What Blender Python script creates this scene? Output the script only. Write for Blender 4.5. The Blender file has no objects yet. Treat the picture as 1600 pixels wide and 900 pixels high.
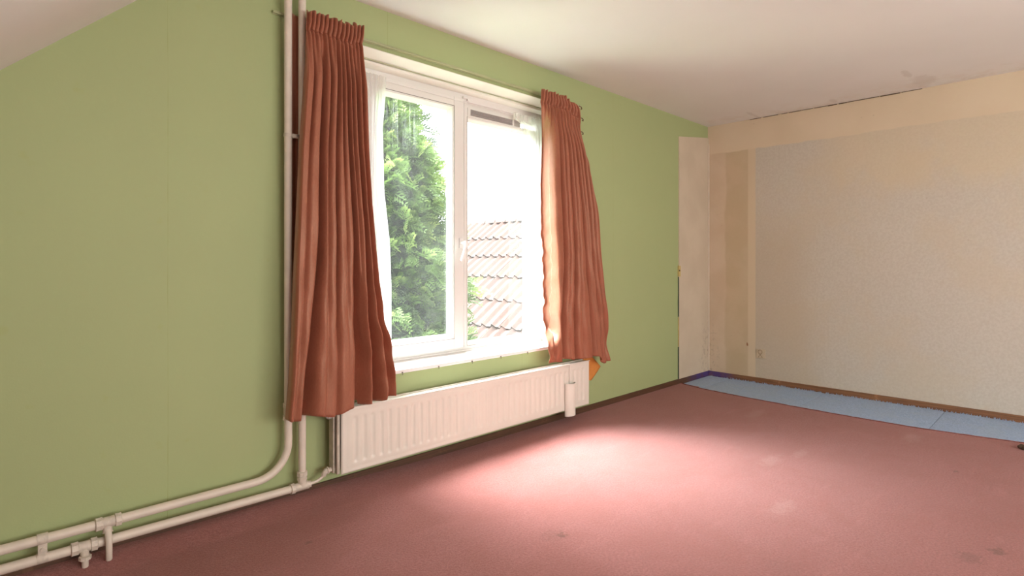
import bpy, bmesh, math, random
from mathutils import Vector, Matrix
R = math.radians
SC = bpy.context.scene
COL = SC.collection

# ------------------------------------------------------------------ camera, light, exposure
D = 2.69                     # camera distance from the window wall (wall face is y = 0)
cam_d = bpy.data.cameras.new('camera'); cam = bpy.data.objects.new('camera', cam_d); COL.objects.link(cam)
cam.location = (0, -D, 1.15)
cam.rotation_euler = (R(90), 0, R(45.5 - 90))
cam_d.sensor_width = 36; cam_d.lens = 877 / 1600 * 36; cam_d.shift_y = -40.5 / 1600
cam_d.clip_start = 0.02
SC.camera = cam

w = bpy.data.worlds.new('sky'); SC.world = w; w.use_nodes = True
wt = w.node_tree; bg = wt.nodes['Background']
bg.inputs[0].default_value = (0.90, 0.96, 1.0, 1); bg.inputs[1].default_value = 1.0

# overcast sky: three times brighter overhead than at the horizon
_tc = wt.nodes.new('ShaderNodeTexCoord'); _sp = wt.nodes.new('ShaderNodeSeparateXYZ'); _mr = wt.nodes.new('ShaderNodeMapRange')
wt.links.new(_tc.outputs['Generated'], _sp.inputs[0]); wt.links.new(_sp.outputs[2], _mr.inputs[0])
_mr.inputs[1].default_value = 0; _mr.inputs[2].default_value = 1; _mr.inputs[3].default_value = 6; _mr.inputs[4].default_value = 18
wt.links.new(_mr.outputs[0], bg.inputs[1])
sun_d = bpy.data.lights.new('sun', 'SUN'); sun = bpy.data.objects.new('sun', sun_d); COL.objects.link(sun)
sun_d.energy = 32; sun_d.angle = R(40); sun_d.color = (.90, .96, 1)
sun.rotation_euler = Vector((0.24, -0.60, -1.0)).to_track_quat('-Z', 'Y').to_euler()

def area(name, loc, aim, sx, sy, power, color):
    d = bpy.data.lights.new(name, 'AREA'); d.shape = 'RECTANGLE'; d.size = sx; d.size_y = sy
    d.energy = power; d.color = color
    o = bpy.data.objects.new(name, d); COL.objects.link(o); o.location = loc
    o.rotation_euler = (Vector(aim) - Vector(loc)).to_track_quat('-Z', 'Y').to_euler()
    return o
# added fill lamp behind the camera, in place of assumed unseen windows
area('fill_back', (2.2, -5.0, 1.15), (2.5, 0, 1.25), 3.6, 1.4, 88, (1, 0.96, 0.91))

SC.view_settings.view_transform = 'Standard'; SC.view_settings.look = 'None'
SC.view_settings.gamma = 1; SC.view_settings.use_curve_mapping = False
SC.view_settings.exposure = 0.58

# ------------------------------------------------------------------ helpers
def tag(o, label=None, cat=None, group=None, kind=None):
    if label: o['label'] = label
    if cat: o['category'] = cat
    if group: o['group'] = group
    if kind: o['kind'] = kind
    return o

def thing(name, label, cat, loc=(0, 0, 0), group=None, kind=None):
    o = bpy.data.objects.new(name, None); COL.objects.link(o); o.location = loc
    o.empty_display_size = 0.05
    return tag(o, label, cat, group, kind)

def link_mesh(name, me, parent=None):
    o = bpy.data.objects.new(name, me); COL.objects.link(o)
    if parent:
        o.parent = parent
        if parent.type == 'EMPTY' or True:
            m = Matrix.Identity(4); p = parent
            off = Vector((0, 0, 0))
            while p: off += Vector(p.location); p = p.parent
            o.location = -off if False else (0, 0, 0)
    return o

class MB:
    """collects world-space shapes; build() links them as one mesh object"""
    def __init__(s): s.v = []; s.f = []; s.mi = []; s.cur = 0
    def add(s, vs, fs):
        n = len(s.v); s.v += [tuple(v) for v in vs]
        for f in fs: s.f.append([i + n for i in f]); s.mi.append(s.cur)
    def box(s, a, b):
        x0, y0, z0 = a; x1, y1, z1 = b
        s.add([(x0,y0,z0),(x1,y0,z0),(x1,y1,z0),(x0,y1,z0),(x0,y0,z1),(x1,y0,z1),(x1,y1,z1),(x0,y1,z1)],
              [(0,3,2,1),(4,5,6,7),(0,1,5,4),(1,2,6,5),(2,3,7,6),(3,0,4,7)])
    def prism_xz(s, pts, y0, y1):
        n = len(pts)
        s.add([(x, y0, z) for x, z in pts] + [(x, y1, z) for x, z in pts],
              [tuple(range(n)), tuple(range(2*n-1, n-1, -1))] + [(i, i+n, (i+1) % n + n, (i+1) % n) for i in range(n)])
    def prism_yz(s, pts, x0, x1):
        n = len(pts)
        s.add([(x0, y, z) for y, z in pts] + [(x1, y, z) for y, z in pts],
              [tuple(range(n)), tuple(range(2*n-1, n-1, -1))] + [(i, i+n, (i+1) % n + n, (i+1) % n) for i in range(n)])
    def tube(s, pts, r, n=14, caps=True):
        pts = [Vector(p) for p in pts]; rs = r if isinstance(r, (list, tuple)) else [r]*len(pts)
        base = len(s.v); up = None; vs = []; fs = []
        for i, p in enumerate(pts):
            t = (pts[min(i+1, len(pts)-1)] - pts[max(i-1, 0)]).normalized()
            if up is None:
                up = t.orthogonal().normalized()
            up = (up - t * up.dot(t)).normalized(); sd = t.cross(up)
            for k in range(n):
                a = 2*math.pi*k/n; vs.append(p + (up*math.cos(a) + sd*math.sin(a))*rs[i])
        for i in range(len(pts)-1):
            for k in range(n):
                fs.append((i*n+k, i*n+(k+1) % n, (i+1)*n+(k+1) % n, (i+1)*n+k))
        if caps:
            fs.append(tuple(range(n-1, -1, -1))); fs.append(tuple((len(pts)-1)*n+k for k in range(n)))
        s.add(vs, fs)
    def grid(s, rows):
        m = len(rows[0]); vs = [p for r in rows for p in r]; fs = []
        for i in range(len(rows)-1):
            for j in range(m-1): fs.append((i*m+j, i*m+j+1, (i+1)*m+j+1, (i+1)*m+j))
        s.add(vs, fs)
    def mesh(s, name, mats, smooth=False, angle=40):
        me = bpy.data.meshes.new(name); me.from_pydata(s.v, [], s.f)
        for m in (mats if isinstance(mats, (list, tuple)) else [mats]): me.materials.append(m)
        for p, i in zip(me.polygons, s.mi): p.material_index = i
        bm = bmesh.new(); bm.from_mesh(me)
        bmesh.ops.recalc_face_normals(bm, faces=bm.faces); bm.to_mesh(me); bm.free()
        if smooth:
            me.polygons.foreach_set('use_smooth', [True]*len(me.polygons))
            if angle: me.set_sharp_from_angle(angle=R(angle))
        me.update(); return me
    def build(s, name, mats, parent=None, smooth=False, angle=40, bevel=0, seg=2):
        o = bpy.data.objects.new(name, None)
        bpy.data.objects.remove(o)
        if parent:                       # world coordinates -> parent's own frame
            p = parent; off = Vector((0, 0, 0))
            while p: off += Vector(p.location); p = p.parent
            s.v = [(a-off.x, b-off.y, c-off.z) for a, b, c in s.v]
        me = s.mesh(name, mats, smooth or bevel > 0, angle)
        o = bpy.data.objects.new(name, me); COL.objects.link(o); o.parent = parent
        if bevel:
            m = o.modifiers.new('bevel', 'BEVEL'); m.width = bevel; m.segments = seg; m.limit_method = 'ANGLE'
            m.angle_limit = R(35); m.harden_normals = True
        return o

def sstep(a, b_, v):
    t = max(0, min(1, (v-a)/(b_-a))); return t*t*(3-2*t)
def arc(c, r, a0, a1, n, fn):
    return [fn(c, r, a0 + (a1-a0)*i/n) for i in range(n+1)]

# ------------------------------------------------------------------ materials
class NT:
    def __init__(s, name):
        s.m = bpy.data.materials.new(name); s.m.use_nodes = True; s.t = s.m.node_tree
        s.b = s.t.nodes['Principled BSDF']; s.out = s.t.nodes['Material Output']
        s.pos = None
    def n(s, typ, ins=None, **kw):
        nd = s.t.nodes.new(typ)
        for k, v in kw.items(): setattr(nd, k, v)
        for k, v in (ins or {}).items():
            if isinstance(v, bpy.types.NodeSocket): s.t.links.new(v, nd.inputs[k])
            else: nd.inputs[k].default_value = v
        return nd
    def p(s):
        if not s.pos: s.pos = s.n('ShaderNodeNewGeometry').outputs['Position']
        return s.pos
    def obj(s): return s.n('ShaderNodeTexCoord').outputs['Object']
    def xyz(s): 
        q = s.n('ShaderNodeSeparateXYZ', {0: s.p()}); return q.outputs[0], q.outputs[1], q.outputs[2]
    def noise(s, scale, detail=4, rough=.5, vec=None, dist=0):
        return s.n('ShaderNodeTexNoise', {'Vector': vec or s.p(), 'Scale': scale, 'Detail': detail, 'Roughness': rough, 'Distortion': dist}).outputs[0]
    def math(s, op, a, b=0, c=0, clamp=False):
        return s.n('ShaderNodeMath', {0: a, 1: b, 2: c}, operation=op, use_clamp=clamp).outputs[0]
    def ramp(s, v, a, b, lo=0., hi=1.):
        return s.n('ShaderNodeMapRange', {0: v, 1: a, 2: b, 3: lo, 4: hi}, clamp=True, interpolation_type='SMOOTHSTEP').outputs[0]
    def mix(s, f, a, b, mode='MIX'):
        nd = s.n('ShaderNodeMix', data_type='RGBA', blend_type=mode)
        for i, v in ((0, f), (6, a), (7, b)):
            if isinstance(v, bpy.types.NodeSocket): s.t.links.new(v, nd.inputs[i])
            else: nd.inputs[i].default_value = v if i == 0 else (*v, 1) if len(v) == 3 else v
        return nd.outputs[2]
    def set(s, **kw):
        for k, v in kw.items():
            k = k.replace('_', ' ')
            if isinstance(v, bpy.types.NodeSocket): s.t.links.new(v, s.b.inputs[k])
            else: s.b.inputs[k].default_value = (*v, 1) if isinstance(v, tuple) and len(v) == 3 else v
        return s
    def bump(s, h, strength, dist):
        nd = s.n('ShaderNodeBump', {'Strength': strength, 'Distance': dist, 'Height': h}); s.t.links.new(nd.outputs[0], s.b.inputs['Normal']); return s

def simple(name, col, rough=.5, var=.06, scale=9, bump=0, metal=0, **kw):
    t = NT(name); nz = t.noise(scale, 5, .6)
    c2 = tuple(min(1, c*(1-var*2.2)) for c in col)
    t.set(Base_Color=t.mix(t.ramp(nz, .3, .7), col, c2), Roughness=rough, Metallic=metal, **kw)
    if bump: t.bump(t.noise(140, 4), bump, .002)
    return t.m

def mat_green():
    t = NT('green_wallpaper'); x, y, z = t.xyz()
    n1 = t.noise(1.1, 3); n2 = t.noise(14, 5)
    c = t.mix(t.ramp(n1, .3, .7), (.39, .465, .225), (.375, .445, .215))
    c = t.mix(t.ramp(n2, .62, .8, 0, .35), c, (.36, .41, .14))
    # paper joints every 1.1 m : a thin dark hairline
    w_ = t.math('ADD', x, t.math('MULTIPLY', t.math('SUBTRACT', t.noise(2.5), .5), .006))
    d = t.math('ABSOLUTE', t.math('SUBTRACT', t.math('FRACT', t.math('ADD', t.math('DIVIDE', w_, 1.06), -.085)), .5))
    line = t.ramp(d, 0, .0022, 1, 0)
    c = t.mix(t.math('MULTIPLY', line, t.ramp(t.noise(5), .4, .6, .15, .6)), c, (.27, .31, .10))
    speck = t.ramp(t.n('ShaderNodeTexVoronoi', {'Vector': t.p(), 'Scale': 2.6}).outputs['Distance'], .012, .02, .5, 0)
    c = t.mix(speck, c, (.24, .25, .10))
    t.set(Base_Color=c, Roughness=.62); t.b.inputs['Specular IOR Level'].default_value = .35
    h = t.math('ADD', t.noise(160, 3), t.math('MULTIPLY', line, -1.2)); t.bump(h, .12, .002)
    return t.m

def mat_cream():
    t = NT('stained_wallpaper'); x, y, z = t.xyz()
    wob = t.math('MULTIPLY', t.math('SUBTRACT', t.noise(3.2, 5, .6), .5), .09)
    wob2 = t.math('MULTIPLY', t.math('SUBTRACT', t.noise(7, 3), .5), .03)
    zz = t.math('ADD', z, t.math('ADD', wob2, t.math('MULTIPLY', wob, .35))); yy = t.math('ADD', y, wob); ys = t.math('ADD', y, t.math('MULTIPLY', wob2, .25))
    fine = t.ramp(t.noise(55, 5, .7), .35, .65)
    c = t.mix(fine, (.60, .555, .48), (.55, .50, .425))                    # old rough paper
    blot = t.ramp(t.noise(1.7, 5, .65), .46, .66)
    c = t.mix(t.math('MULTIPLY', blot, .35), c, (.60, .50, .36))
    # dirty zone close to the corner side, lower half
    dz = t.math('MULTIPLY', t.ramp(t.math('ADD', y, t.math('MULTIPLY', wob, 5)), -1.15, -.75), t.ramp(t.math('ADD', z, t.math('MULTIPLY', wob, 4)), 1.7, 1.2))
    c = t.mix(t.math('MULTIPLY', dz, .45), c, (.52, .42, .30))
    ye = t.math('MULTIPLY', t.ramp(z, 1.65, 1.85), t.ramp(y, -.9, -1.3))
    c = t.mix(t.math('MULTIPLY', t.math('MULTIPLY', ye, t.ramp(t.noise(2.3, 4), .4, .6)), .5), c, (.66, .54, .36))
    # ochre band, then pale band to the corner, pale strip along the ceiling
    och = t.mix(t.ramp(t.noise(5, 5), .35, .65), (.60, .485, .335), (.56, .45, .30))
    c = t.mix(t.ramp(ys, -.487, -.478), c, t.mix(t.ramp(ys, -.42, -.40), (.66, .55, .40), och))
    pale = t.mix(t.ramp(t.noise(4, 4), .3, .7), (.67, .555, .42), (.62, .50, .36))
    c = t.mix(t.ramp(yy, -.20, -.17), c, pale)
    top = t.mix(t.ramp(t.noise(2, 4), .3, .7), (.70, .59, .44), (.66, .55, .40))
    c = t.mix(t.ramp(zz, 2.235, 2.25), c, top)
    mould = t.math('MULTIPLY', t.ramp(t.noise(22, 5, .7), .52, .66), t.math('MULTIPLY', t.ramp(y, -.18, -.02), t.ramp(z, .7, .2)))
    c = t.mix(t.math('MULTIPLY', mould, .5), c, (.28, .22, .16))
    spk = t.ramp(t.n('ShaderNodeTexVoronoi', {'Vector': t.p(), 'Scale': 5}).outputs['Distance'], .02, .035, .35, 0)
    c = t.mix(spk, c, (.42, .33, .22))
    t.set(Base_Color=c, Roughness=.85); t.b.inputs['Specular IOR Level'].default_value = .2
    t.bump(t.math('ADD', t.noise(90, 5, .65), t.noise(30, 3)), .35, .003)
    return t.m

def mat_bare():
    t = NT('bare_plaster_strip'); x, y, z = t.xyz()
    c = t.mix(t.ramp(t.noise(3, 5), .3, .7), (.63, .545, .42), (.57, .485, .365))
    m = t.math('MULTIPLY', t.ramp(t.noise(20, 5, .7), .48, .66), t.math('MULTIPLY', t.ramp(x, 5.2, 5.43), t.ramp(z, .75, .2)))
    c = t.mix(t.math('MULTIPLY', m, .6), c, (.26, .20, .15))
    t.set(Base_Color=c, Roughness=.8).bump(t.noise(80, 4), .2, .002); return t.m

def mat_ceiling():
    t = NT('ceiling_paint'); x, y, z = t.xyz()
    c = t.mix(t.ramp(t.noise(1.2, 3), .3, .7), (.82, .80, .78), (.79, .77, .745))
    e = t.math('MULTIPLY', t.ramp(x, 5.0, 5.45), t.ramp(t.noise(6, 5, .7), .45, .62))
    c = t.mix(t.math('MULTIPLY', e, .25), c, (.62, .50, .38))
    for cx, cy, rx, ry in ((5.22, -1.84, .19, .09), (4.95, -1.78, .14, .03), (5.28, -.52, .16, .025), (5.33, -1.19, .08, .03)):
        dx = t.math('DIVIDE', t.math('SUBTRACT', x, cx), rx); dy = t.math('DIVIDE', t.math('SUBTRACT', y, cy), ry)
        r = t.math('ADD', t.math('ADD', t.math('MULTIPLY', dx, dx), t.math('MULTIPLY', dy, dy)), t.math('MULTIPLY', t.math('SUBTRACT', t.noise(14, 6, .75), .5), 3.2))
        c = t.mix(t.ramp(r, .3, 1.1, .35, 0), c, (.55, .50, .45))
    t.set(Base_Color=c, Roughness=.8).bump(t.noise(120, 3), .08, .002); return t.m

def mat_carpet(name, a, b, dirt, edge=None, spots=True, sheen=.25):
    t = NT(name); x, y, z = t.xyz()
    f = t.ramp(t.noise(110, 5, .8), .38, .62); g = t.ramp(t.noise(2.6, 8, .72, dist=.6), .42, .60)
    c = t.mix(f, a, b)
    c = t.mix(t.math('MULTIPLY', g, .38), c, dirt)
    st = t.n('ShaderNodeMapping', {'Vector': t.p(), 'Scale': (1.2, 6, 1)}).outputs[0]
    c = t.mix(t.ramp(t.noise(2.4, 5, .6, vec=st), .56, .72, 0, .12), c, tuple(min(1, v*1.35+.05) for v in a))
    c = t.mix(t.ramp(t.noise(38, 5, .75), .60, .74, 0, .35), c, tuple(v*.45 for v in dirt))
    if spots:
        for cx, cy, rad, k in ((1.02, -.464, .018, .7), (1.80, -1.15, .028, .75), (1.78, -1.13, .07, .25), (2.94, -2.45, .04, .7), (2.80, -2.38, .06, .4), (3.9, -2.2, .02, .6), (2.2, -1.9, .10, .18)):
            dx = t.math('SUBTRACT', x, cx); dy = t.math('MULTIPLY', t.math('SUBTRACT', y, cy), 1.3)
            r = t.math('ADD', t.math('SQRT', t.math('ADD', t.math('MULTIPLY', dx, dx), t.math('MULTIPLY', dy, dy))), t.math('MULTIPLY', t.math('SUBTRACT', t.noise(38, 6, .8), .5), rad*4.5))
            c = t.mix(t.ramp(r, rad*.5, rad, k*.7, 0), c, (.10, .045, .025))
        for cx, cy, rad in ((3.35, -1.42, .10), (3.6, -1.5, .07), (2.75, -1.7, .09), (4.3, -.95, .12), (4.45, -1.9, .1)):
            dx = t.math('MULTIPLY', t.math('SUBTRACT', x, cx), .6); dy = t.math('MULTIPLY', t.math('SUBTRACT', y, cy), 1.6)
            r = t.math('ADD', t.math('SQRT', t.math('ADD', t.math('MULTIPLY', dx, dx), t.math('MULTIPLY', dy, dy))), t.math('MULTIPLY', t.math('SUBTRACT', t.noise(30, 4), .5), rad*1.4))
            c = t.mix(t.ramp(r, rad*.3, rad, .08, 0), c, (.80, .62, .55))
    t.set(Base_Color=c, Roughness=.95, Sheen_Weight=sheen, Sheen_Roughness=.35)
    t.b.inputs['Sheen Tint'].default_value = (1, .95, .95, 1); t.b.inputs['Specular IOR Level'].default_value = .1
    t.bump(t.math('ADD', t.noise(330, 3, .8), t.math('MULTIPLY', t.noise(110, 3), 1.0)), .8, .0065)
    return t.m

def mat_curtain():
    t = NT('terracotta_satin'); 
    n1 = t.noise(6, 4); st = t.n('ShaderNodeMapping', {'Vector': t.p(), 'Scale': (600, 600, 60)}).outputs[0]
    thread = t.noise(1.0, 2, vec=st)
    c = t.mix(t.ramp(n1, .3, .7), (.35, .122, .074), (.31, .105, .062))
    c = t.mix(t.ramp(thread, .45, .6, 0, .18), c, (.56, .24, .13))
    t.set(Base_Color=c, Roughness=.42, Sheen_Weight=.55, Sheen_Roughness=.4)
    t.b.inputs['Sheen Tint'].default_value = (1, .72, .5, 1); t.b.inputs['Specular IOR Level'].default_value = .6
    t.b.inputs['Specular Tint'].default_value = (1, .75, .55, 1)
    wr = t.n('ShaderNodeMapping', {'Vector': t.p(), 'Scale': (7, 7, 3)}).outputs[0]
    t.bump(t.noise(2.2, 4, .55, vec=wr, dist=.6), .18, .02)
    tr = t.n('ShaderNodeBsdfTranslucent', {'Color': (.75, .14, .05, 1)}); mx = t.n('ShaderNodeMixShader', {0: .14})
    t.t.links.new(t.b.outputs[0], mx.inputs[1]); t.t.links.new(tr.outputs[0], mx.inputs[2]); t.t.links.new(mx.outputs[0], t.out.inputs[0])
    return t.m

def mat_sheer():
    t = NT('sheer_net'); t.set(Base_Color=(.90, .89, .87), Roughness=.8)
    tr = t.n('ShaderNodeBsdfTranslucent', {'Color': (.92, .91, .9, 1)}); tp = t.n('ShaderNodeBsdfTransparent', {'Color': (1, 1, 1, 1)})
    a = t.n('ShaderNodeMixShader', {0: .75, 1: t.b.outputs[0], 2: tr.outputs[0]})
    b = t.n('ShaderNodeMixShader', {0: .42, 1: a.outputs[0], 2: tp.outputs[0]})
    t.t.links.new(b.outputs[0], t.out.inputs[0]); return t.m

def mat_glass():
    t = NT('dusty_glass')
    gl = t.n('ShaderNodeBsdfGlossy', {'Color': (1, 1, 1, 1), 'Roughness': .02}); tp = t.n('ShaderNodeBsdfTransparent', {'Color': (.97, .98, .975, 1)})
    fc = t.n('ShaderNodeLayerWeight', {'Blend': .5}).outputs['Facing']
    fr = t.n('ShaderNodeMath', {0: t.math('POWER', fc, 5.0), 1: .7, 2: .03}, operation='MULTIPLY_ADD'); tl = t.n('ShaderNodeBsdfTranslucent', {'Color': (.95, .96, .95, 1)})
    a = t.n('ShaderNodeMixShader', {0: fr.outputs[0], 1: tp.outputs[0], 2: gl.outputs[0]})
    st = t.n('ShaderNodeMapping', {'Vector': t.p(), 'Scale': (60, 60, 1.6)}).outputs[0]
    x, y, z = t.xyz()
    streak = t.math('MULTIPLY', t.ramp(t.noise(1.6, 4, .7, vec=st), .52, .66, 0, .05), t.ramp(z, 1.75, 2.0))
    d = t.math('ADD', t.ramp(t.noise(3, 5), .3, .7, .004, .010), streak)
    b = t.n('ShaderNodeMixShader', {0: d, 1: a.outputs[0], 2: tl.outputs[0]})
    t.t.links.new(b.outputs[0], t.out.inputs[0]); return t.m

def mat_leaf(name, a, b, c3):
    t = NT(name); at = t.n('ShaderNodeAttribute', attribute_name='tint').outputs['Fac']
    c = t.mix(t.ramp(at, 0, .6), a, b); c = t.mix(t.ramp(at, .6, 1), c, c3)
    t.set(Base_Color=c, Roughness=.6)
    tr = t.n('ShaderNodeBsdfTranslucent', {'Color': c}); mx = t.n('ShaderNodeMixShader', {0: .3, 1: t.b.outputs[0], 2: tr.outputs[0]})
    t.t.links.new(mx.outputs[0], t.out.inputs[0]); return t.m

def mat_tile():
    t = NT('clay_roof_tile'); rnd = t.n('ShaderNodeObjectInfo').outputs['Random']
    c = t.mix(t.ramp(rnd, 0, 1), (.034, .0125, .0065), (.042, .020, .012))
    c = t.mix(t.ramp(t.noise(4, 5, .7), .5, .72, 0, .6), c, (.030, .014, .009))
    c = t.mix(t.ramp(t.noise(16, 4, .7), .64, .74, 0, .7), c, (.04, .03, .025))
    t.set(Base_Color=c, Roughness=.85).bump(t.noise(30, 4), .3, .01); return t.m

def mat_wood(name, a, b, purple=False):
    t = NT(name); x, y, z = t.xyz()
    st = t.n('ShaderNodeMapping', {'Vector': t.p(), 'Scale': (2, 2, 60)}).outputs[0]
    c = t.mix(t.ramp(t.noise(2, 5, .6, vec=st), .35, .65), a, b)
    c = t.mix(t.ramp(t.noise(9, 5, .7), .58, .70, 0, .7), c, tuple(v*1.6 for v in a))
    # violet paint spilt in the corner
    k = t.math('MULTIPLY', t.ramp(x, 4.95, 5.25), t.ramp(y, -.36, -.12))
    c = t.mix(t.math('MULTIPLY', k, t.ramp(t.noise(14, 4), .35, .6, .45, .9)), c, (.075, .045, .20))
    t.set(Base_Color=c, Roughness=.55).bump(t.noise(60, 4), .25, .002); return t.m

M = dict(
    green=mat_green(), cream=mat_cream(), bare=mat_bare(), ceil=mat_ceiling(),
    red=mat_carpet('rose_carpet', (.43, .172, .152), (.31, .112, .096), (.32, .110, .085)),
    redlip=simple('carpet_edge', (.24, .075, .065), .95, .2, 60, .5),
    blue=mat_carpet('blue_carpet', (.46, .60, .83), (.28, .40, .60), (.42, .52, .64), spots=False, sheen=.15),
    curtain=mat_curtain(), sheer=mat_sheer(), glass=mat_glass(),
    pvc=simple('white_window_plastic', (.79, .785, .75), .32, .02, 3),
    sill=simple('white_sill_paint', (.86, .85, .83), .35, .03, 6, .1),
    soffit=simple('cream_reveal_paint', (.87, .87, .76), .55, .03, 4, .1),
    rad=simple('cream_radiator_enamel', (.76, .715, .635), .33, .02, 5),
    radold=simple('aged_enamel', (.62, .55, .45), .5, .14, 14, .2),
    pipe=simple('cream_pipe_paint', (.745, .67, .57), .38, .04, 12, .12),
    fit=simple('lumpy_pipe_paint', (.72, .645, .545), .45, .10, 40, .5),
    humid=simple('ivory_plastic', (.80, .76, .68), .4, .02, 5),
    grey=simple('grey_plastic', (.45, .46, .45), .5, .05, 10),
    dark=simple('dark_gap', (.05, .035, .025), .9, .1, 10),
    gasket=simple('grey_gasket', (.16, .14, .12), .7, .05, 10),
    vent=simple('vent_grey', (.42, .39, .37), .5, .04, 10),
    steel=simple('worn_steel', (.60, .58, .55), .35, .05, 20, metal=.8),
    chrome=simple('white_handle_enamel', (.86, .85, .84), .2, .01, 5),
    orange=simple('orange_cloth', (.66, .25, .045), .7, .06, 12),
    darkgreen=simple('dark_green_backing', (.05, .09, .05), .8, .15, 20),
    yellow=simple('yellowed_tape', (.58, .45, .17), .7, .1, 14),
    wood=mat_wood('dark_brown_skirting', (.115, .055, .028), (.075, .035, .018)),
    woodr=mat_wood('brown_skirting', (.27, .125, .055), (.17, .075, .035)),
    tile=mat_tile(), tileedge=simple('grimy_shaded_tile_edge', (.020, .007, .003), .95, .3, 20), brick=simple('outside_brick', (.38, .22, .16), .9, .1, 6, .4),  # tile edge: grime and the overlap shadow put into one dark colour
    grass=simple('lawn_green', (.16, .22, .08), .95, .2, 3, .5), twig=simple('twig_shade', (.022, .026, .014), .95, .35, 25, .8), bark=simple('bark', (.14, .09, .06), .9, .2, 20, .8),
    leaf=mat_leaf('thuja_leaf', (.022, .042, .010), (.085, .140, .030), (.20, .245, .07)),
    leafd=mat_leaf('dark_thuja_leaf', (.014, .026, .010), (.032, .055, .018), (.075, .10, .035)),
)

# ------------------------------------------------------------------ room shell
X1, ZC, YB, XK = 5.45, 2.53, -5.3, -1.2          # right wall, ceiling, back wall, knee wall
OX0, OX1, OZ0, OZ1, WT = 1.52, 3.08, .53, 2.305, .32
sl = lambda x: 1.736 + .932*x
XS = (ZC - 1.736)/.932
b = MB()
b.prism_xz([(XK, 0-.05), (XS, -.05), (XS, ZC), (XK, sl(XK))], 0, WT)
b.box((XS, 0, -.05), (OX0, WT, ZC)); b.box((OX0, 0, -.05), (OX1, WT, OZ0)); b.box((OX0, 0, OZ1), (OX1, WT, ZC)); b.box((OX1, 0, -.05), (X1+.15, WT, ZC))
tag(b.build('wall_left', M['green']), kind='structure')
b = MB(); b.box((X1, YB-.15, -.05), (X1+.15, 0, ZC)); tag(b.build('wall_right', M['cream']), kind='structure')
b = MB(); b.box((XK-.15, YB-.15, -.05), (X1, YB, ZC)); tag(b.build('wall_back', M['cream']), kind='structure')
b = MB(); b.box((XK-.15, YB, -.05), (XK, WT, sl(XK))); tag(b.build('wall_knee', M['cream']), kind='structure')
b = MB(); b.box((XS, YB-.15, ZC), (X1+.15, WT, ZC+.15)); tag(b.build('ceiling', M['ceil']), kind='structure')
b = MB(); b.prism_xz([(XS, ZC), (XS, ZC+.15), (XS-.1, ZC+.15), (XK-.15, sl(XK)+.1), (XK-.15, sl(XK-.15)), (XK, sl(XK))], YB-.15, WT)
tag(b.build('ceiling_slope', M['ceil']), kind='structure')
b = MB(); b.box((XK-.15, YB-.15, -.15), (X1+.15, WT, -.014)); tag(b.build('floor', simple('floor_boards', (.3, .2, .12), .7)), kind='structure')

# ceiling crack along the right wall (a real open gap line, uneven)
random.seed(5)
b = MB(); y = -.43
while y > -1.66:
    l = random.uniform(.05, .14); hgt = .002 if y > -1.0 else (.0045 if y > -1.62 else .002)
    hgt *= random.uniform(.5, 1.2)
    b.box((X1-.004, y-l, ZC-.003-hgt), (X1+.004, y, ZC-.001)); y -= l*random.uniform(1.0, 1.25)
tag(b.build('trim_4', simple('crack_gap', (.12, .08, .045), .9)), kind='structure')

# bare strip of wall beside the corner, scraps in the joint
b = MB(); b.prism_xz([(4.856, .04), (X1, .04), (X1, 2.415), (5.41, 2.412), (5.2, 2.385), (5.02, 2.36), (4.856, 2.34)], -.009, 0)
tag(b.build('trim_1', M['bare']), kind='structure')
joint = thing('wall_joint', 'narrow dark green strip with yellow scraps between green wall and bare plaster', 'joint', (4.849, -.003, .04))
b = MB(); b.box((4.843, -.005, .045), (4.857, -.0005, .347)); b.build('backing_strip', M['darkgreen'], joint)
b = MB(); b.prism_xz([(4.844, .63), (4.857, .64), (4.857, 1.01), (4.844, 1.01), (4.847, .86), (4.842, .78)], -.005, -.0005); b.build('backing_strip', M['darkgreen'], joint)
b = MB(); b.box((4.846, -.006, .35), (4.857, -.0005, .628)); b.build('tape', M['yellow'], joint)
b = MB(); b.prism_xz([(4.838, 1.015), (4.874, 1.012), (4.876, 1.115), (4.84, 1.118)], -.013, -.0005); b.build('tape', M['yellow'], joint)
b = MB(); b.tube([(4.852, -.013, 1.07), (4.852, -.016, 1.07)], .008, 10); b.build('nail', M['dark'], joint)
b = MB(); b.tube([(X1-.008, -.014, .05), (X1-.008, -.014, 2.35)], .007, 8); tag(b.build('trim_2', simple('corner_caulk', (.74, .66, .53), .6), smooth=True), kind='structure')

# skirtings
b = MB(); b.box((XK, -.012, -.014), (X1, 0, .043)); tag(b.build('baseboard_left', M['wood'], bevel=.002), kind='structure')
b = MB(); b.box((X1-.013, YB, -.014), (X1, -.012, .045)); tag(b.build('baseboard_right', M['woodr'], bevel=.003), kind='structure')

# carpets
edge = [(-.014, 4.885), (-.06, 4.862), (-.12, 4.845), (-.28, 4.80), (-.5, 4.772), (-.76, 4.75), (-1.05, 4.732), (-1.35, 4.722), (-1.65, 4.722), (-1.9, 4.732), (-2.2, 4.775), (-2.45, 4.825), (-2.8, 4.87), (-3.4, 4.88), (-4.2, 4.87), (YB+.01, 4.86)]
def eint(yy):
    for (a, va), (c, vc) in zip(edge, edge[1:]):
        if yy >= c:
            t = (a-yy)/(a-c); return va*(1-t)+vc*t
    return edge[-1][1]
rs = random.Random(3)
fe = []
for i in range(len(edge)-1):
    for k in range(10):
        t = k/10; fe.append((edge[i][0]*(1-t)+edge[i+1][0]*t, edge[i][1]*(1-t)+edge[i+1][1]*t + rs.uniform(-.0022, .0022)))
fe.append(edge[-1])
b = MB(); n = len(fe)
gx = [XK+.005+(4.86-XK)*k/60 for k in range(61)]
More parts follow.
